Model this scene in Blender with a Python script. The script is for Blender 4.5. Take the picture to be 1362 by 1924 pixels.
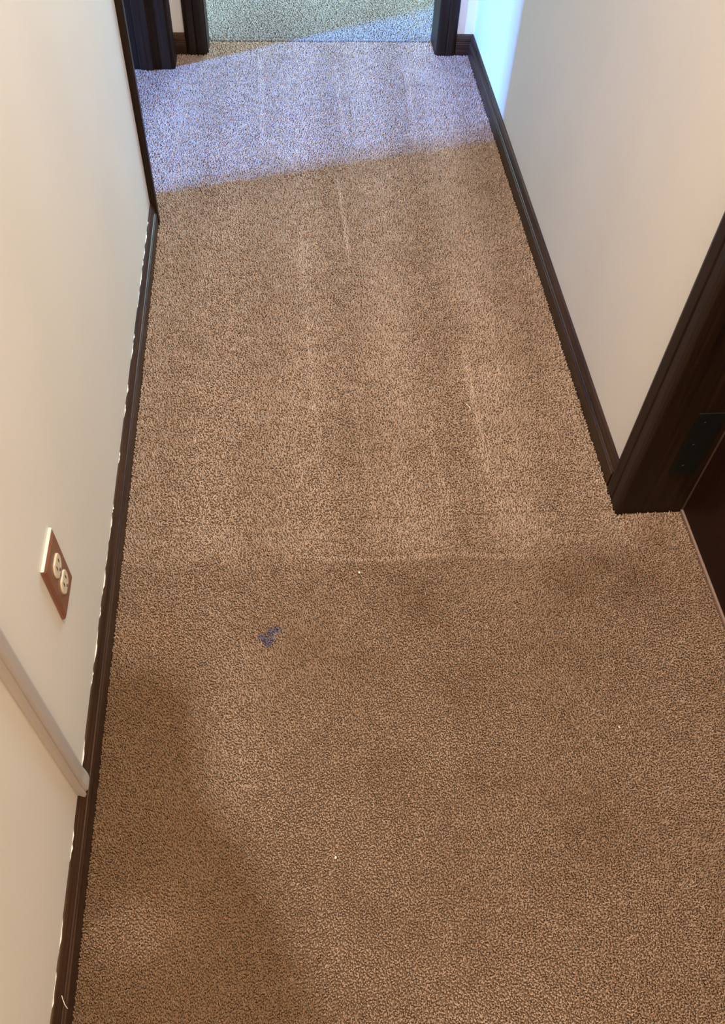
import bpy, bmesh, math, random
import numpy as np
from mathutils import Vector, Matrix, noise

for o in list(bpy.data.objects): bpy.data.objects.remove(o)
S = bpy.context.scene
COL = S.collection
random.seed(7); RNG = np.random.default_rng(11)

# ------------------------------------------------------------------ camera
W = 0.938            # corridor width
YD0, YD1 = 1.898, 2.686   # doorway in the left wall
YE = 2.785           # end wall
cam = bpy.data.cameras.new('camera'); co = bpy.data.objects.new('camera', cam); COL.objects.link(co)
R = Vector((0.99606032, -0.07912242, 0.04004341)); U = Vector((0.03873087, 0.79437038, 0.60619767))
F = Vector((0.07977312, 0.60225854, -0.7943053))
m = Matrix((R, U, -F)).transposed().to_4x4(); m.translation = Vector((0.3179, 0, 1.2715))
co.matrix_world = m
cam.sensor_fit = 'VERTICAL'; cam.sensor_height = 24.0; cam.lens = 24.0*1608.5/1924
cam.clip_start = 0.02
S.camera = co

# ------------------------------------------------------------------ light and exposure
S.view_settings.view_transform = 'Standard'; S.view_settings.look = 'None'
S.view_settings.gamma = 1; S.view_settings.use_curve_mapping = False
S.view_settings.exposure = 0.0
w = bpy.data.worlds.new('world'); S.world = w; w.use_nodes = True
w.node_tree.nodes['Background'].inputs[0].default_value = (0.45, 0.62, 1, 1)
w.node_tree.nodes['Background'].inputs[1].default_value = 0.6

def area(name, loc, target, sx, sy, color, power, spread=180):
    l = bpy.data.lights.new(name, 'AREA'); l.shape = 'RECTANGLE'; l.size = sx; l.size_y = sy
    l.color = color; l.energy = power; l.spread = math.radians(spread)
    o = bpy.data.objects.new(name, l); COL.objects.link(o); o.location = loc
    o.rotation_euler = (Vector(target)-Vector(loc)).to_track_quat('-Z', 'Y').to_euler()
    return o
area('ceiling_lamp', (0.66, 0.75, 2.36), (0.66, 0.75, 0), 0.34, 0.34, (1.0, 0.84, 0.67), 33)
area('back_lamp', (0.50, -0.9, 2.36), (0.50, -0.9, 0), 0.34, 0.34, (1.0, 0.84, 0.68), 22)
# daylight through the windows of the two rooms
area('left_room_window', (-3.25, 1.06, 2.1), (0.4, 2.35, 0.1), 0.22, 0.5, (0.08, 0.275, 1.0), 108, 60)
area('end_room_window', (0.85, 5.0, 1.4), (0.2, 2.4, 0.3), 1.4, 1.2, (0.46, 0.80, 1.0), 160)

# ------------------------------------------------------------------ materials
def new_mat(name):
    mt = bpy.data.materials.new(name); mt.use_nodes = True
    nt = mt.node_tree; return mt, nt, nt.nodes['Principled BSDF']
def N(nt, t, **k):
    n = nt.nodes.new(t)
    for a, v in k.items(): setattr(n, a, v)
    return n
def ramp(nt, fac, stops):
    r = N(nt, 'ShaderNodeValToRGB'); nt.links.new(fac, r.inputs[0])
    els = r.color_ramp.elements
    while len(els) < len(stops): els.new(0.5)
    for e, (p, c) in zip(els, stops): e.position = p; e.color = (*c, 1)
    return r.outputs[0]
def noise_n(nt, scale, detail=3, vec=(1, 1, 1), rough=0.5):
    g = N(nt, 'ShaderNodeNewGeometry'); mp = N(nt, 'ShaderNodeMapping'); mp.inputs['Scale'].default_value = vec
    nt.links.new(g.outputs['Position'], mp.inputs[0])
    n = N(nt, 'ShaderNodeTexNoise'); n.inputs['Scale'].default_value = scale; n.inputs['Detail'].default_value = detail
    n.inputs['Roughness'].default_value = rough
    nt.links.new(mp.outputs[0], n.inputs['Vector']); return n.outputs['Fac']
def bump(nt, b, h, strength, dist):
    bp = N(nt, 'ShaderNodeBump'); bp.inputs['Strength'].default_value = strength; bp.inputs['Distance'].default_value = dist
    nt.links.new(h, bp.inputs['Height']); nt.links.new(bp.outputs[0], b.inputs['Normal'])

def paint(name, c, rough=0.55, amp=0.02):
    mt, nt, b = new_mat(name)
    c0 = tuple(x*(1-amp) for x in c); c1 = tuple(min(1, x*(1+amp)) for x in c)
    nt.links.new(ramp(nt, noise_n(nt, 3.0, 2), [(0.35, c0), (0.65, c1)]), b.inputs['Base Color'])
    b.inputs['Roughness'].default_value = rough
    bump(nt, b, noise_n(nt, 160, 3), 0.12, 0.0008); return mt
def wood(name, axis, dark, light, rough=0.38):
    mt, nt, b = new_mat(name)
    vec = [60, 60, 60]; vec[axis] = 2.2
    n1 = noise_n(nt, 1.6, 5, tuple(vec), 0.6)
    nt.links.new(ramp(nt, n1, [(0.32, dark), (0.55, tuple((a+b_)/2 for a, b_ in zip(dark, light))), (0.75, light)]), b.inputs['Base Color'])
    rr = N(nt, 'ShaderNodeMapRange'); rr.inputs['To Min'].default_value = rough-0.08; rr.inputs['To Max'].default_value = rough+0.14
    nt.links.new(n1, rr.inputs[0]); nt.links.new(rr.outputs[0], b.inputs['Roughness'])
    b.inputs['Specular IOR Level'].default_value = 0.2
    bump(nt, b, n1, 0.35, 0.0008); return mt
def plain(name, c, rough=0.5, metal=0.0):
    mt, nt, b = new_mat(name)
    c0 = tuple(x*0.9 for x in c)
    nt.links.new(ramp(nt, noise_n(nt, 90, 2), [(0.3, c0), (0.7, c)]), b.inputs['Base Color'])
    b.inputs['Roughness'].default_value = rough; b.inputs['Metallic'].default_value = metal; return mt

M_WALL = paint('cream_wall_paint', (0.80, 0.725, 0.62))
M_CEIL = paint('ceiling_paint', (0.82, 0.78, 0.70), 0.8)
DK, LT = (0.018, 0.008, 0.004), (0.085, 0.040, 0.020)
M_WOODY = wood('dark_wood_along_hall', 1, DK, LT)
M_WOODX = wood('dark_wood_across_hall', 0, DK, LT)
M_WOODZ = wood('dark_wood_upright', 2, (0.012, 0.006, 0.003), (0.036, 0.017, 0.008), 0.42)
M_DOOR = wood('door_veneer', 2, (0.012, 0.003, 0.0012), (0.026, 0.008, 0.003), 0.5)
M_GREY = paint('grey_trim_paint', (0.50, 0.43, 0.38), 0.4, 0.03)
M_BRASS = plain('brown_plastic', (0.25, 0.098, 0.055), 0.3)
M_IVORY = plain('ivory_plastic', (0.78, 0.66, 0.48), 0.35)
M_SLOT = plain('slot_black', (0.10, 0.06, 0.035), 0.7)
M_PLATE = plain('black_plate', (0.006, 0.006, 0.005), 0.55, 0.2)
M_CREAM = plain('cream_smear_and_line', (0.85, 0.78, 0.66), 0.5)
M_EDGE = plain('pale_edge', (0.10, 0.055, 0.04), 0.5)
M_BACK = plain('carpet_backing', (0.22, 0.145, 0.09), 1.0)
M_LINT = plain('white_lint', (0.85, 0.76, 0.62), 0.9)

# ------------------------------------------------------------------ helpers
def setp(o, label=None, cat=None, group=None, kind=None):
    if label: o['label'] = label
    if cat: o['category'] = cat
    if group: o['group'] = group
    if kind: o['kind'] = kind
    return o
def link_bm(name, bm, mat, parent=None, smooth=False):
    bmesh.ops.recalc_face_normals(bm, faces=bm.faces)
    me = bpy.data.meshes.new(name); bm.to_mesh(me); bm.free()
    me.materials.append(mat)
    if smooth: me.polygons.foreach_set('use_smooth', [True]*len(me.polygons))
    o = bpy.data.objects.new(name, me); COL.objects.link(o)
    if parent: o.parent = parent; o.matrix_parent_inverse = Matrix.Translation(parent.location).inverted()
    return o
def bx(bm, x0, x1, y0, y1, z0, z1, bev=0.0):
    vs = [bm.verts.new((x, y, z)) for z in (z0, z1) for y in (y0, y1) for x in (x0, x1)]
    fs = [(0, 1, 3, 2), (4, 6, 7, 5), (0, 4, 5, 1), (2, 3, 7, 6), (0, 2, 6, 4), (1, 5, 7, 3)]
    faces = [bm.faces.new([vs[i] for i in f]) for f in fs]
    if bev:
        es = list({e for f in faces for e in f.edges})
        bmesh.ops.bevel(bm, geom=es, offset=bev, segments=2, affect='EDGES', profile=0.6)
def box(name, mat, dims, parent=None, bev=0.0):
    bm = bmesh.new(); bx(bm, *dims, bev=bev); return link_bm(name, bm, mat, parent)
def extrude(bm, prof, a, b, fn, n=1, wob=None):
    """prof: closed list of (p,q); fn(p,q,t) -> point; swept from a to b"""
    rings = []
    for i in range(n+1):
        t = a+(b-a)*i/n
        rings.append([bm.verts.new(fn(p, q, t) if wob is None else wob(p, q, t)) for p, q in prof])
    k = len(prof)
    for i in range(n):
        for j in range(k):
            bm.faces.new((rings[i][j], rings[i][(j+1) % k], rings[i+1][(j+1) % k], rings[i+1][j]))
    bm.faces.new(rings[0]); bm.faces.new(rings[-1][::-1])
def empty(name, loc):
    o = bpy.data.objects.new(name, None); COL.objects.link(o); o.location = loc; o.empty_display_size = 0.05
    return o

ZB = -0.0055   # top of the carpet backing; pile tips stand at about z = 0
ZC = 2.4
# ------------------------------------------------------------------ room shell
T = 0.117
box('floor', M_BACK, (-3.6, 2.2, -2.0, 6.0, -0.15, ZB))
setp(bpy.data.objects['floor'], 'brown carpet backing under the pile of the hallway floor', 'floor', kind='structure')
setp(box('ceiling', M_CEIL, (-3.6, 2.2, -2.0, 6.0, ZC, ZC+0.1)), 'plain cream ceiling over the hallway', 'ceiling', kind='structure')
bm = bmesh.new()
bx(bm, -T, 0, -1.6, YD0-0.02, ZB, ZC); bx(bm, -T, 0, YD1+0.018, YE, ZB, ZC); bx(bm, -T, 0, YD0-0.02, YD1+0.018, 2.05, ZC)
setp(link_bm('wall_left', bm, M_WALL), 'cream painted left wall with the brown outlet and grey upright strip', 'wall', kind='structure')
RY0, RY1 = 0.20, 0.939
bm = bmesh.new()
bx(bm, W, W+T, -1.6, RY0-0.02, ZB, ZC); bx(bm, W, W+T, RY1+0.016, YE, ZB, ZC); bx(bm, W, W+T, RY0-0.02, RY1+0.016, 2.05, ZC)
setp(link_bm('wall_right', bm, M_WALL), 'cream painted right wall, lit blue at its far end', 'wall', kind='structure')
EX0, EX1 = 0.098, 0.836
bm = bmesh.new()
bx(bm, -0.6, EX0-0.012, YE, YE+0.105, ZB, ZC); bx(bm, EX1+0.012, 1.6, YE, YE+0.105, ZB, ZC); bx(bm, EX0-0.012, EX1+0.012, YE, YE+0.105, 2.05, ZC)
setp(link_bm('wall_end', bm, M_WALL), 'cream end wall around the far doorway', 'wall', kind='structure')
setp(box('wall_back', M_WALL, (-T, W+T, -1.7, -1.6, ZB, ZC)), 'cream wall closing the hallway behind the viewer', 'wall', kind='structure')
# room at the left: its far wall has the window the daylight comes through
bm = bmesh.new()
bx(bm, -3.5, -3.4, -0.2, 0.6, ZB, ZC); bx(bm, -3.5, -3.4, 1.6, YE+0.1, ZB, ZC)
bx(bm, -3.5, -3.4, 0.6, 1.6, ZB, 0.8); bx(bm, -3.5, -3.4, 0.6, 1.6, 2.1, ZC)
bx(bm, -3.5, -T, -0.3, -0.2, ZB, ZC); bx(bm, -3.5, -0.6, YE, YE+0.1, ZB, ZC)
setp(link_bm('wall_side_room', bm, M_WALL), 'cream walls of the room behind the left doorway', 'wall', kind='structure')
bm = bmesh.new()
bx(bm, -0.7, -0.6, YE+0.105, 5.8, ZB, ZC); bx(bm, 1.6, 1.7, YE+0.105, 5.8, ZB, ZC)
bx(bm, -0.7, 1.7, 5.8, 5.9, ZB, 0.8); bx(bm, -0.7, 1.7, 5.8, 5.9, 2.15, ZC); bx(bm, -0.7, -0.5, 5.8, 5.9, 0.8, 2.15); bx(bm, 1.2, 1.7, 5.8, 5.9, 0.8, 2.15)
setp(link_bm('wall_far_room', bm, M_WALL), 'cream walls of the room beyond the far doorway', 'wall', kind='structure')

# ------------------------------------------------------------------ baseboards
HB = 0.0594
BP = [(0, ZB), (0.012, ZB), (0.0122, 0.029), (0.0118, 0.0325), (0.0095, 0.0345), (0.0105, 0.0365), (0.0098, 0.0385),
      (0.0078, 0.0395), (0.0088, 0.0420), (0.0080, 0.0480), (0.0062, 0.0530), (0.0050, 0.0560), (0.0025, HB), (0, HB)]
def bb(name, segs, mat, label):
    bm = bmesh.new()
    for fn, a, b in segs: extrude(bm, BP, a, b, fn, 1)
    return setp(link_bm(name, bm, mat), label, 'baseboard', kind='structure')
left_base = bb('baseboard_left', [(lambda p, q, t: (p, t, q), -1.6, 1.885)], M_WOODY, 'long dark brown baseboard along the foot of the left wall')
bb('baseboard_left_far', [(lambda p, q, t: (p, t, q), 2.742, YE)], M_WOODY, 'short dark baseboard piece left of the far doorway, under the chipped cream corner')
bb('baseboard_right', [(lambda p, q, t: (W-p, t, q), 1.008, YE)], M_WOODY, 'long dark brown baseboard along the foot of the right wall')
bb('baseboard_end_right', [(lambda p, q, t: (t, YE-p, q), 0.884, W-0.002)], M_WOODX, 'short dark baseboard stub right of the far doorway')
bb('baseboard_end_left', [(lambda p, q, t: (t, YE-p, q), 0.002, 0.043)], M_WOODX, 'tiny dark baseboard stub left of the far doorway')
# cream paint slopped along the top edge of the left baseboard
bm = bmesh.new()
y = 0.05
while y < 1.87:
    L = random.uniform(0.015, 0.07)
    if random.random() < 0.62:
        n = 8; pts = []
        for i in range(n+1):
            s = math.sin(math.pi*i/n)**0.8
            yy = y+L*i/n; ww = s*random.uniform(0.0001, 0.0009)
            pts.append((yy, ww))
        for (ya, wa), (yb, wb) in zip(pts, pts[1:]):
            v = [bm.verts.new(p) for p in ((0.0003, ya, HB+0.0002+wa*1.2), (0.0003+wa*1.6, ya, HB+0.0002), (0.0003+wb*1.6, yb, HB+0.0002), (0.0003, yb, HB+0.0002+wb*1.2))]
            v2 = [bm.verts.new((0.0003+wa*2.6, ya, HB+0.0001)), bm.verts.new((0.0003+wb*2.6, yb, HB+0.0001))]
            bm.faces.new(v); bm.faces.new((v[1], v2[0], v2[1], v[2]))
    y += L+random.uniform(0.0, 0.02)
o = link_bm('paint_smear', bm, M_CREAM, left_base); o['label'] = 'cream wall paint smeared on the top edge'

# ------------------------------------------------------------------ door casings
def casing_prof(wd, th):  # (along, out)
    return [(0, 0), (wd, 0), (wd, th*0.55), (wd-0.004, th*0.8), (wd-0.012, th), (wd*0.55, th*0.93), (wd*0.5, th*0.78), (wd*0.45, th*0.93),
            (0.014, th), (0.006, th*0.93), (0.001, th*0.7), (0, th*0.5)]
def upright(name, prof, fn, parent, z1=2.05, mat=None):
    bm = bmesh.new(); extrude(bm, prof, ZB, z1, fn, 1); return link_bm(name, bm, mat or M_WOODZ, parent)

# far doorway
d3 = setp(empty('door_3', (0.467, YE, 0)), 'dark wood frame of the doorway at the far end of the hallway', 'doorway', kind='structure')
upright('casing', casing_prof(0.062, 0.015), lambda p, q, t: (EX0-p+0.006, YE-q, t), d3, 2.1)
upright('casing', casing_prof(0.062, 0.015), lambda p, q, t: (EX1+p-0.014, YE-q, t), d3, 2.1)
box('head_casing', M_WOODX, (EX0+0.006, EX1-0.014, YE-0.014, YE, 2.038, 2.1), d3)
box('jamb', M_WOODZ, (EX0-0.012, EX0+0.010, YE, YE+0.105, ZB, 2.05), d3, 0.0012)
box('jamb', M_WOODZ, (EX1-0.014, EX1+0.012, YE, YE+0.105, ZB, 2.05), d3, 0.0012)
box('head_jamb', M_WOODX, (EX0+0.010, EX1-0.014, YE, YE+0.105, 2.03, 2.05), d3)

# left doorway; its open leaf is an unseen addition that cuts the beam
d2 = setp(empty('door_2', (0, 2.29, 0)), 'dark wood frame of the doorway in the left wall', 'doorway', kind='structure')
box('jamb', M_WOODZ, (-T, 0.0150, YD0-0.018, YD0, ZB, 2.05), d2, 0.0015)
box('jamb', M_WOODZ, (-T, 0.0, YD1, YD1+0.018, ZB, 2.05), d2, 0.001)
box('head_jamb', M_WOODY, (-T, 0.0, YD0, YD1, 2.032, 2.05), d2)
box('beam_block', M_WOODZ, (-T-0.002, -0.075, YD0, 1.980, ZB, 2.032), d2, 0.001)  # unseen post added so no light leaks past the open leaf
box('door_stop', M_WOODZ, (-0.092, -0.052, YD1-0.013, YD1, ZB, 2.032), d2, 0.002)
upright('casing', casing_prof(0.052, 0.013), lambda p, q, t: (q, YD1+0.004+p, t), d2, 2.1)
bm = bmesh.new()
a = math.radians(196); dx, dy = math.cos(a), math.sin(a); nx, ny = dy, -dx
p0 = Vector((-0.121, 1.982, 0)); Lh = 0.74; th = 0.035
pts = [p0, p0+Vector((dx, dy, 0))*Lh, p0+Vector((dx, dy, 0))*Lh+Vector((-nx, -ny, 0))*th*-1, p0+Vector((nx, ny, 0))*th]
pts[2] = pts[1]+Vector((0.28, -0.96, 0))*th; pts[3] = pts[0]+Vector((0.0, -1, 0))*th
lo = [bm.verts.new((p.x, p.y, ZB)) for p in pts]; hi = [bm.verts.new((p.x, p.y, 2.03)) for p in pts]
bm.faces.new(lo); bm.faces.new(hi[::-1])
for i in range(4): bm.faces.new((lo[i], lo[(i+1) % 4], hi[(i+1) % 4], hi[i]))
link_bm('door_panel', bm, M_DOOR, d2)  # unseen leaf, placed so its edge bounds the window light

# right doorway: closed, recessed door
d1 = setp(empty('door_1', (W+T/2, 0.57, 0)), 'dark brown closed door recessed in the right wall, bottom right of the view', 'door', kind='structure')
upright('casing', casing_prof(0.072, 0.014), lambda p, q, t: (W-q, RY1-0.004+p, t), d1, 2.1)
upright('casing', casing_prof(0.072, 0.014), lambda p, q, t: (W-q, RY0+0.004-p, t), d1, 2.1)
box('head_casing', M_WOODY, (W-0.013, W, RY0+0.004, RY1-0.004, 2.03, 2.1), d1)
box('jamb', M_WOODZ, (W, W+T, RY1, RY1+0.016, ZB, 2.05), d1, 0.001)
box('jamb', M_WOODZ, (W, W+T, RY0-0.02, RY0, ZB, 2.05), d1, 0.001)
box('head_jamb', M_WOODY, (W, W+T, RY0, RY1, 2.03, 2.05), d1)
box('door_panel', M_DOOR, (W+T+0.001, W+T+0.036, RY0-0.01, RY1+0.012, 0.004, 2.03), d1, 0.0015)
o = box('edge_line', M_EDGE, (W+T-0.0018, W+T+0.0008, RY1-0.0022, RY1-0.0002, 0.0, 2.03), d1); o['label'] = 'thin pale line between jamb and door'  # thin pale strip along the joint of jamb and door
o = box('foot_strip', plain('pale_strip', (0.28, 0.19, 0.15), 0.8), (W+T-0.0028, W+T+0.003, RY0, RY1, ZB, 0.004), d1, 0.0012); o['label'] = 'thin pale edge strip under the door'  # thin pale strip along the foot of the door
box('wall_closet', M_WALL, (W+T+0.06, W+T+0.12, -0.1, 1.2, ZB, ZC)); setp(bpy.data.objects['wall_closet'], 'wall hidden behind the closed right door', 'wall', kind='structure')
# dark plate on the far jamb
hg = box('dark_plate', M_PLATE, (0.992, 1.040, RY1-0.0022, RY1+0.0002, 0.112, 0.268), d1, 0.0009); hg['label'] = 'black plate on the far jamb'
for zz in (0.135, 0.19, 0.245):
    bm = bmesh.new()
    bmesh.ops.create_cone(bm, cap_ends=True, segments=14, radius1=0.0032, radius2=0.0026, depth=0.0012,
                          matrix=Matrix.Translation((1.010, RY1-0.0026, zz)) @ Matrix.Rotation(math.pi/2, 4, 'X'))
    c = link_bm('screw', bm, M_PLATE, hg)

# ------------------------------------------------------------------ grey upright strip on the left wall
def strip_prof():
    y0, y1, th = 0.439, 0.475, 0.0105
    return [(y0, 0), (y1, 0), (y1, 0.005), (y1-0.003, 0.008), (y1-0.009, th), (y0+0.012, th), (y0+0.009, 0.0072), (y0+0.0065, 0.0072),
            (y0+0.0048, 0.0088), (y0+0.0015, 0.0075), (y0, 0.004)]
bm = bmesh.new(); PR = strip_prof()
rings = []
for z, k in ((0.047, 0.82), (0.049, 0.96), (0.054, 1.06), (0.062, 1.04), (0.08, 1.0), (2.4, 1.0)):
    rings.append([bm.verts.new((max(q*k, 0.0) + (0.0012 if q > 0 and z < 0.07 else 0), p, z)) for p, q in PR])
for a_, b_ in zip(rings, rings[1:]):
    for j in range(len(PR)):
        bm.faces.new((a_[j], a_[(j+1) % len(PR)], b_[(j+1) % len(PR)], b_[j]))
bm.faces.new(rings[0]); bm.faces.new(rings[-1][::-1])
setp(link_bm('trim_1', bm, M_GREY), 'grey upright cover strip on the left wall, standing on the dark baseboard', 'trim', kind='structure')

# ------------------------------------------------------------------ wall outlet
OY, OZ = 0.649, 0.304   # centre
out = setp(empty('wall_outlet', (0, OY, OZ)), 'brown duplex wall outlet with ivory sockets on the left wall', 'outlet')
bm = bmesh.new()
hw, hh = 0.0355, 0.0575
def rr(hw, hh, r, x, n=4):
    v = []
    for cx, cz, a0 in ((hw-r, hh-r, 0), (-hw+r, hh-r, 90), (-hw+r, -hh+r, 180), (hw-r, -hh+r, 270)):
        for i in range(n+1):
            t = math.radians(a0+90*i/n); v.append(bm.verts.new((x, OY+cx+r*math.cos(t), OZ+cz+r*math.sin(t))))
    return v
rg = [rr(hw, hh, 0.002, 0.0002), rr(hw, hh, 0.002, 0.0028), rr(hw-0.0012, hh-0.0012, 0.002, 0.0045), rr(hw-0.005, hh-0.005, 0.002, 0.0062)]
for a_, b_ in zip(rg, rg[1:]):
    for j in range(len(a_)): bm.faces.new((a_[j], a_[(j+1) % len(a_)], b_[(j+1) % len(a_)], b_[j]))
bm.faces.new(rg[0]); bm.faces.new(rg[-1])
link_bm('cover_plate', bm, M_BRASS, out)
o = box('cream_line', M_CREAM, (0.0002, 0.0045, OY-hw+0.001, OY+hw-0.001, OZ+hh+0.0001, OZ+hh+0.0014), out, 0.0004); o['label'] = 'cream line along the top edge'  # thin cream strip on top of the cover plate
def disc(bm, cy, cz, x0, x1, r, flat, n=32):
    lo = []; hi = []; top = []
    for i in range(n):
        t = 2*math.pi*i/n
        y_ = r*math.cos(t); z_ = max(-flat, min(flat, r*math.sin(t)))
        lo.append(bm.verts.new((x0, cy+y_, cz+z_))); hi.append(bm.verts.new((x1, cy+y_, cz+z_)))
        top.append(bm.verts.new((x1+0.0008, cy+y_*0.93, cz+z_*0.93)))
    for i in range(n):
        j = (i+1) % n
        bm.faces.new((lo[i], lo[j], hi[j], hi[i])); bm.faces.new((hi[i], hi[j], top[j], top[i]))
    bm.faces.new(lo); bm.faces.new(top)
for s in (1, -1):
    cz = OZ+s*0.0195
    bm = bmesh.new(); disc(bm, OY+0.001, cz, 0.006, 0.0076, 0.0168, 0.0140)
    rc = link_bm('receptacle', bm, M_IVORY, out)
    for dy_, h_ in ((-0.0064, 0.0042), (0.0064, 0.0034)):
        box('slot', M_SLOT, (0.0078, 0.0087, OY+0.001+dy_-0.0012, OY+0.001+dy_+0.0012, cz+0.003-h_, cz+0.003+h_), rc)
    bm = bmesh.new(); disc(bm, OY+0.001, cz-0.0085, 0.0078, 0.0080, 0.0026, 0.0022, 16); link_bm('ground_hole', bm, M_SLOT, rc)
bm = bmesh.new(); disc(bm, OY+0.001, OZ, 0.006, 0.0066, 0.0030, 0.0030, 16); link_bm('screw', bm, M_BRASS, out)

# ------------------------------------------------------------------ carpet pile
def smooth_noise(x, y, sx, sy, seed):
    """value noise, numpy"""
    r = np.random.default_rng(seed); G = r.random((256, 256))
    u = x*sx+37.3; v = y*sy+11.7
    i = np.floor(u).astype(int); j = np.floor(v).astype(int); fu = u-i; fv = v-j
    fu = fu*fu*(3-2*fu); fv = fv*fv*(3-2*fv); i %= 255; j %= 255
    return (G[i, j]*(1-fu)+G[i+1, j]*fu)*(1-fv)+(G[i, j+1]*(1-fu)+G[i+1, j+1]*fu)*fv
def fbm(x, y, s, seed): return (smooth_noise(x, y, s, s, seed)*0.55+smooth_noise(x, y, s*2.1, s*2.1, seed+1)*0.28+smooth_noise(x, y, s*4.3, s*4.3, seed+2)*0.17)
def sstep(a, b, x): t = np.clip((x-a)/(b-a), 0, 1); return t*t*(3-2*t)

def carpet(name, regions, mat, hall):
    P = []
    for (x0, x1, y0, y1, sp) in regions:
        nx_, ny_ = int((x1-x0)/sp), int((y1-y0)/sp)
        gx, gy = np.meshgrid(np.arange(nx_), np.arange(ny_))
        gx = gx+(gy % 2)*0.5
        px = x0+(gx.ravel()+0.25+RNG.uniform(-.38, .38, gx.size))*sp
        py = y0+(gy.ravel()+0.5+RNG.uniform(-.38, .38, gx.size))*sp
        px = np.clip(px, x0+0.0012, x1-0.0012); py = np.clip(py, y0+0.0012, y1-0.0012)
        P.append(np.stack([px, py, np.full(px.size, sp/0.004)], 1))
    P = np.concatenate(P)
    if hall: P = P[~in_blot(P[:, 0], P[:, 1])]
    if hall is None: P = P[in_blot(P[:, 0], P[:, 1])]
    x, y, sc = P.T; n = len(x)
    big = fbm(x, y, 5, 3)-0.5
    # pile lay: the vacuum and the feet leave the tufts leaning in bands
    sg = np.where(y > 0.87, 0.75, 0.6); lx = RNG.normal(0, 1, n)*sg; ly = RNG.normal(0, 1, n)*sg
    tint = np.zeros(n)
    if hall:
        vac = sstep(0.83, 0.90, y+0.02*(fbm(x, y, 12, 9)-0.5))
        ph = x-0.03*(y-0.9)+0.012*np.sin(y*3)
        band = np.sin(ph*2*math.pi/0.235+0.6)
        ly += vac*band*0.28+1.9*(smooth_noise(x, y, 55, 230, 77)-0.5)*(0.35+0.65*vac)
        ly += (1-vac)*big*2.2
        lx += (1-vac)*(fbm(x, y, 4, 21)-0.5)*1.8
        line = np.zeros(n)
        for (xa, ya, xb, yb, amp, wd) in ((0.468, 2.10, 0.475, 1.72, 1, .006), (0.705, 1.42, 0.700, 1.02, .9, .006), (0.50, 2.72, 0.50, 2.30, .7, .008),
                                          (0.27, 2.75, 0.27, 2.2, .6, .007), (0.72, 2.7, 0.70, 2.25, .6, .008), (0.36, 1.85, 0.37, 1.2, .5, .012), (0.60, 1.2, 0.61, 0.9, .5, .007),
                                          (0.45, 1.25, 0.47, 0.95, .4, .007)):
            tt = np.clip((y-yb)/(ya-yb), 0, 1); xc = xb+(xa-xb)*tt
            inside = sstep(yb-0.03, yb+0.05, y)*(1-sstep(ya-0.05, ya+0.03, y))
            line = np.maximum(line, amp*inside*np.exp(-((x-xc)/wd)**2))
        seam = 0.9*np.exp(-((y-(0.862-0.02*(x-0.32)+0.004*np.sin(x*24)))/0.0055)**2)*sstep(0.28, 0.40, x)*(1-sstep(0.72, 0.80, x))
        line = np.maximum(line, seam)
        ly = ly*(1-0.6*line)+line*0.7
        # colour: soiled brown trodden area nearer, cleaner and greyer beyond the vacuum line
        soil_dark = (1-vac)*0.34 + big*0.55*(1-0.6*vac) + (fbm(x, y, 11, 31)-0.5)*0.25
        for (sx_, sy_, r_, a_) in ((0.53, 0.755, 0.05, .30), (0.57, 0.60, 0.05, .30), (0.455, 0.46, 0.045, .35), (0.77, 0.36, 0.07, .22), (0.52, 0.80, .03, .2),
                                   (0.90, 0.79, 0.07, .35), (0.99, 0.88, .04, .4), (0.60, 0.44, 0.04, .2), (0.42, 0.25, .05, .2), (0.66, 0.30, .05, .2), (0.80, 0.80, .05, .2)):
            soil_dark = soil_dark+1.7*a_*fbm(x, y, 22, 71)*np.exp(-(((x-sx_+0.05*(fbm(x, y, 14, 81)-0.5))/r_)**2+((y-sy_+0.05*(fbm(x, y, 13, 85)-0.5))/(r_*0.85))**2))
        # darker band beside the left baseboard, with the tufts leaning more
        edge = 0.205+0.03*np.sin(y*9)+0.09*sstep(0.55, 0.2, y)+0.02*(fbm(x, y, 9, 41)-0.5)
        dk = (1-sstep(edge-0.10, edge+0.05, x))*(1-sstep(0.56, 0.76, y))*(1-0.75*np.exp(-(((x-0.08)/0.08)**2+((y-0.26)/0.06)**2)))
        soil_dark = soil_dark+dk*0.88*(0.75+0.5*fbm(x, y, 16, 63)); ly = ly+dk*0.6
        warm = 0.6*np.exp(-(((x-0.07)/0.07)**2+((y-0.73)/0.05)**2))+0.5*np.exp(-(((x-0.09)/0.07)**2+((y-0.27)/0.05)**2))
        tint = soil_dark-line*0.34-vac*0.13*np.sin((x-0.03*(y-0.9)-0.30)*2*math.pi/0.19)*(0.5+fbm(x, y, 3, 91))
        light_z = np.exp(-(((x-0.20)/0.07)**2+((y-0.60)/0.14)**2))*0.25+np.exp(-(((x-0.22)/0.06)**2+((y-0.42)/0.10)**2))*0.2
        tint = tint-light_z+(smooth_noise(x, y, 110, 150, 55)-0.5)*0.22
    else:
        tint = big*0.3; warm = np.zeros(n); ly += np.sin(x*16)*0.3
    Hh = RNG.uniform(0.0050, 0.0062, n)
    lean = 0.0023
    tipx, tipy = lx*lean, ly*lean
    ln_ = np.hypot(tipx, tipy); k = np.minimum(1, 0.0042/np.maximum(ln_, 1e-6)); tipx *= k; tipy *= k
    if hall:   # keep the tufts off the boards
        pass
    tz = ZB+Hh*np.sqrt(np.clip(1-(np.hypot(tipx, tipy)/0.0075)**2, .5, 1))
    r0 = 0.0018*sc; r1 = 0.0020*sc; r2 = 0.00145*sc
    a0 = RNG.uniform(0, 2*math.pi, n); tw = RNG.uniform(0.3, 1.2, n)
    V = np.empty((n, 9, 3), np.float32)
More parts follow.
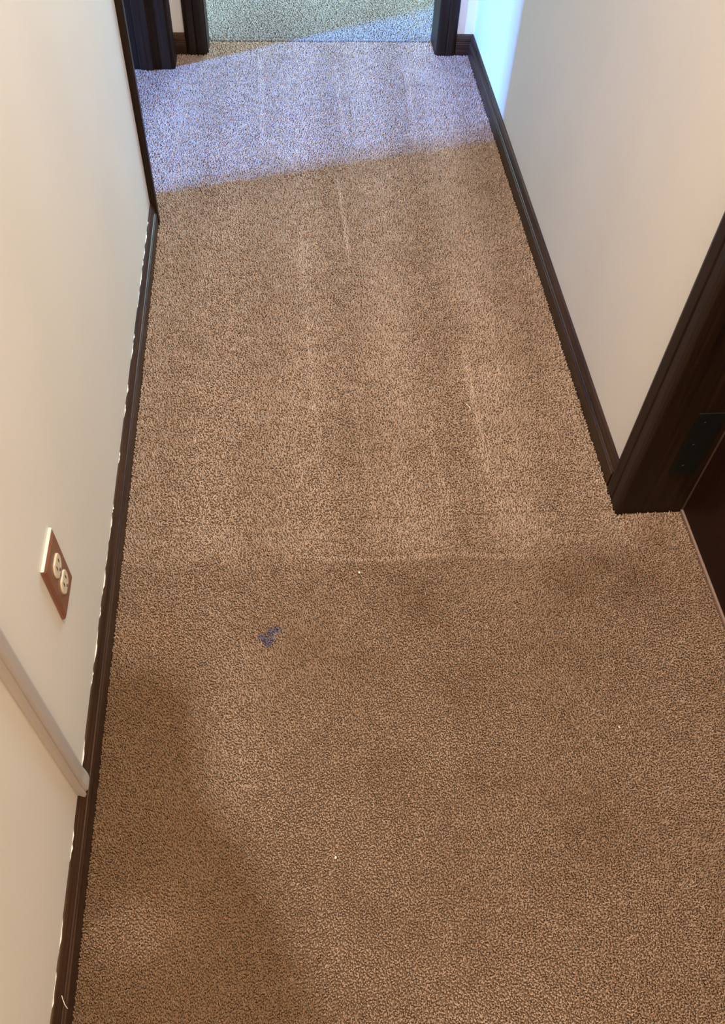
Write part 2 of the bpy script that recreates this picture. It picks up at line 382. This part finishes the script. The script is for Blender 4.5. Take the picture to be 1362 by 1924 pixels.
    for ring, (fx, fz, rad) in enumerate(((0, 0, r0), (0.38, 0.62, r1), (1.0, 1.0, r2))):
        for k3 in range(3):
            an = a0+tw*ring+k3*2*math.pi/3
            V[:, ring*3+k3, 0] = x+tipx*fx+np.cos(an)*rad
            V[:, ring*3+k3, 1] = y+tipy*fx+np.sin(an)*rad
            V[:, ring*3+k3, 2] = (ZB-0.0005)*(1-fz)+tz*fz+(0.0003*np.sin(an) if ring else 0)
    base = np.array([[0, 1, 4, 3], [1, 2, 5, 4], [2, 0, 3, 5], [3, 4, 7, 6], [4, 5, 8, 7], [5, 3, 6, 8]])
    off = (np.arange(n)*9)[:, None, None]
    quads = (base[None]+off).reshape(n, 24); tri = (np.array([6, 7, 8])[None]+np.arange(n)[:, None]*9)
    loops = np.concatenate([quads, tri], 1).astype(np.int32).ravel()
    starts = (np.array([0, 4, 8, 12, 16, 20, 24])[None]+np.arange(n)[:, None]*27).astype(np.int32).ravel()
    me = bpy.data.meshes.new(name)
    me.vertices.add(n*9); me.vertices.foreach_set('co', V.ravel())
    me.loops.add(n*27); me.loops.foreach_set('vertex_index', loops)
    me.polygons.add(n*7); me.polygons.foreach_set('loop_start', starts)
    me.polygons.foreach_set('use_smooth', np.ones(n*7, bool))
    me.update(calc_edges=True)
    rnd = RNG.random(n)
    A = me.attributes.new('tuft', 'FLOAT_COLOR', 'POINT')
    data = np.ones((n, 9, 4), np.float32)
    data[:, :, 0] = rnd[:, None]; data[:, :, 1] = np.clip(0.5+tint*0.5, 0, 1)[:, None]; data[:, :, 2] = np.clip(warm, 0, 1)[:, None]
    A.data.foreach_set('color', data.ravel())
    me.materials.append(mat)
    o = bpy.data.objects.new(name, me); COL.objects.link(o); return o

BLOT = ((0.277, 0.7225, 0.0135, 0.0085), (0.267, 0.704, 0.0100, 0.0135), (0.2545, 0.711, 0.0055, 0.007))
def in_blot(x, y):
    k = np.zeros(len(x), bool)
    wob = 1+0.5*(smooth_noise(x, y, 150, 150, 5)-0.5)
    for bx_, by_, ra, rb in BLOT: k |= (((x-bx_)/ra)**2+((y-by_)/rb)**2) < wob
    return k & (smooth_noise(x, y, 260, 260, 8) < 0.86)
def carpet_mat(name, clean, soiled, warmc):
    mt, nt, b = new_mat(name)
    at = N(nt, 'ShaderNodeAttribute', attribute_name='tuft'); sp = N(nt, 'ShaderNodeSeparateColor'); nt.links.new(at.outputs['Color'], sp.inputs[0])
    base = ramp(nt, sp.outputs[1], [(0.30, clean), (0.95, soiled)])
    mw = N(nt, 'ShaderNodeMix', data_type='RGBA'); nt.links.new(sp.outputs[2], mw.inputs['Factor']); nt.links.new(base, mw.inputs['A']); mw.inputs['B'].default_value = (*warmc, 1)
    var = ramp(nt, sp.outputs[0], [(0.0, (0.78, 0.77, 0.76)), (0.75, (0.98, 0.98, 0.98)), (0.97, (1.06, 1.08, 1.1)), (1.0, (1.3, 1.36, 1.42))])
    mm = N(nt, 'ShaderNodeMix', data_type='RGBA', blend_type='MULTIPLY'); mm.inputs['Factor'].default_value = 1
    nt.links.new(mw.outputs['Result'], mm.inputs['A']); nt.links.new(var, mm.inputs['B'])
    nt.links.new(mm.outputs['Result'], b.inputs['Base Color'])
    b.inputs['Roughness'].default_value = 0.85; b.inputs['Specular IOR Level'].default_value = 0.25
    return mt
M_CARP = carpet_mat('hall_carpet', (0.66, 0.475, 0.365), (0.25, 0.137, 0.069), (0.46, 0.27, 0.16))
M_CARP2 = carpet_mat('far_carpet', (0.42, 0.39, 0.37), (0.34, 0.31, 0.29), (0.6, 0.45, 0.35))
regs = [(0.012, W-0.012, 0.02, 0.95, 0.0029), (0.012, W-0.012, 0.95, YE-0.001, 0.0035), (-T+0.002, 0.012, YD0+0.001, YD1-0.013, 0.0042), (W-0.012, W+T-0.004, RY0+0.001, RY1-0.001, 0.0031),
        (0.012, W-0.012, -0.5, 0.02, 0.008), (EX0+0.011, EX1-0.015, YE-0.001, 2.862, 0.0042),
        (-1.2, -T+0.002, 2.02, 2.75, 0.009)]
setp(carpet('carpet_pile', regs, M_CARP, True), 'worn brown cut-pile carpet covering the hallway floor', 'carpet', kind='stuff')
regs2 = [(EX0+0.011, EX1-0.015, 2.870, YE+0.105, 0.0042), (-0.3, 1.5, YE+0.106, 3.9, 0.0050)]
setp(carpet('carpet_pile', regs2, M_CARP2, False), 'bluish grey carpet of the room beyond the far doorway', 'carpet', kind='stuff')

M_INK = carpet_mat('ink_stained_pile', (0.24, 0.22, 0.33), (0.09, 0.095, 0.18), (0.2, 0.16, 0.2))
setp(carpet('ink_blot', [(0.245, 0.295, 0.685, 0.735, 0.0030)], M_INK, None), 'small blue grey blot matted into the brown carpet, left of the middle', 'stain')
# ------------------------------------------------------------------ small things on the carpet
def fibre(name, pts, rad, mat, label, cat, group=None):
    cu = bpy.data.curves.new(name, 'CURVE'); cu.dimensions = '3D'; cu.bevel_depth = rad; cu.bevel_resolution = 2; cu.use_fill_caps = True
    s = cu.splines.new('NURBS'); s.points.add(len(pts)-1); s.order_u = 3; s.use_endpoint_u = True
    for p, q in zip(s.points, pts): p.co = (*q, 1)
    tmp = bpy.data.objects.new(name, cu); COL.objects.link(tmp)
    dg = bpy.context.evaluated_depsgraph_get(); me = bpy.data.meshes.new_from_object(tmp.evaluated_get(dg))
    bpy.data.objects.remove(tmp); me.materials.clear(); me.materials.append(mat)
    o = bpy.data.objects.new(name, me); COL.objects.link(o); return setp(o, label, cat, group)
fibre('lint_thread', [(0.683, 1.234, 0.0014), (0.686, 1.228, 0.003), (0.690, 1.224, 0.002), (0.689, 1.215, 0.0012)], 0.0008, M_LINT,
      'short pale thread lying on the vacuumed carpet right of the hall centre', 'lint')
fibre('loose_fibre', [(0.0085, 0.192, 0.052), (0.0100, 0.186, 0.046), (0.0125, 0.181, 0.041), (0.0132, 0.180, 0.035)], 0.0005, M_LINT,
      'fine white fibre clinging to the left baseboard near the bottom left corner', 'lint')

def speck(x, y, r, label):
    bm = bmesh.new(); bmesh.ops.create_icosphere(bm, subdivisions=2, radius=r)
    for v in bm.verts:
        v.co *= 1+0.35*noise.noise(v.co*900+Vector((x*50, y*50, 0))); v.co.z *= 0.6; v.co.y *= 1.3
    o = link_bm('crumb', bm, M_LINT, smooth=True); o.location = (x, y, 0.0005+r*0.3)
    return setp(o, label, 'crumb')
speck(0.429, 0.829, 0.0020, 'pale crumb on the carpet just below the faint line across the hall')
speck(0.358, 0.347, 0.0017, 'tiny white crumb on the worn carpet near the bottom of the view')
speck(0.819, 0.515, 0.0015, 'tiny pale crumb on the worn carpet at the lower right, below the closed door')
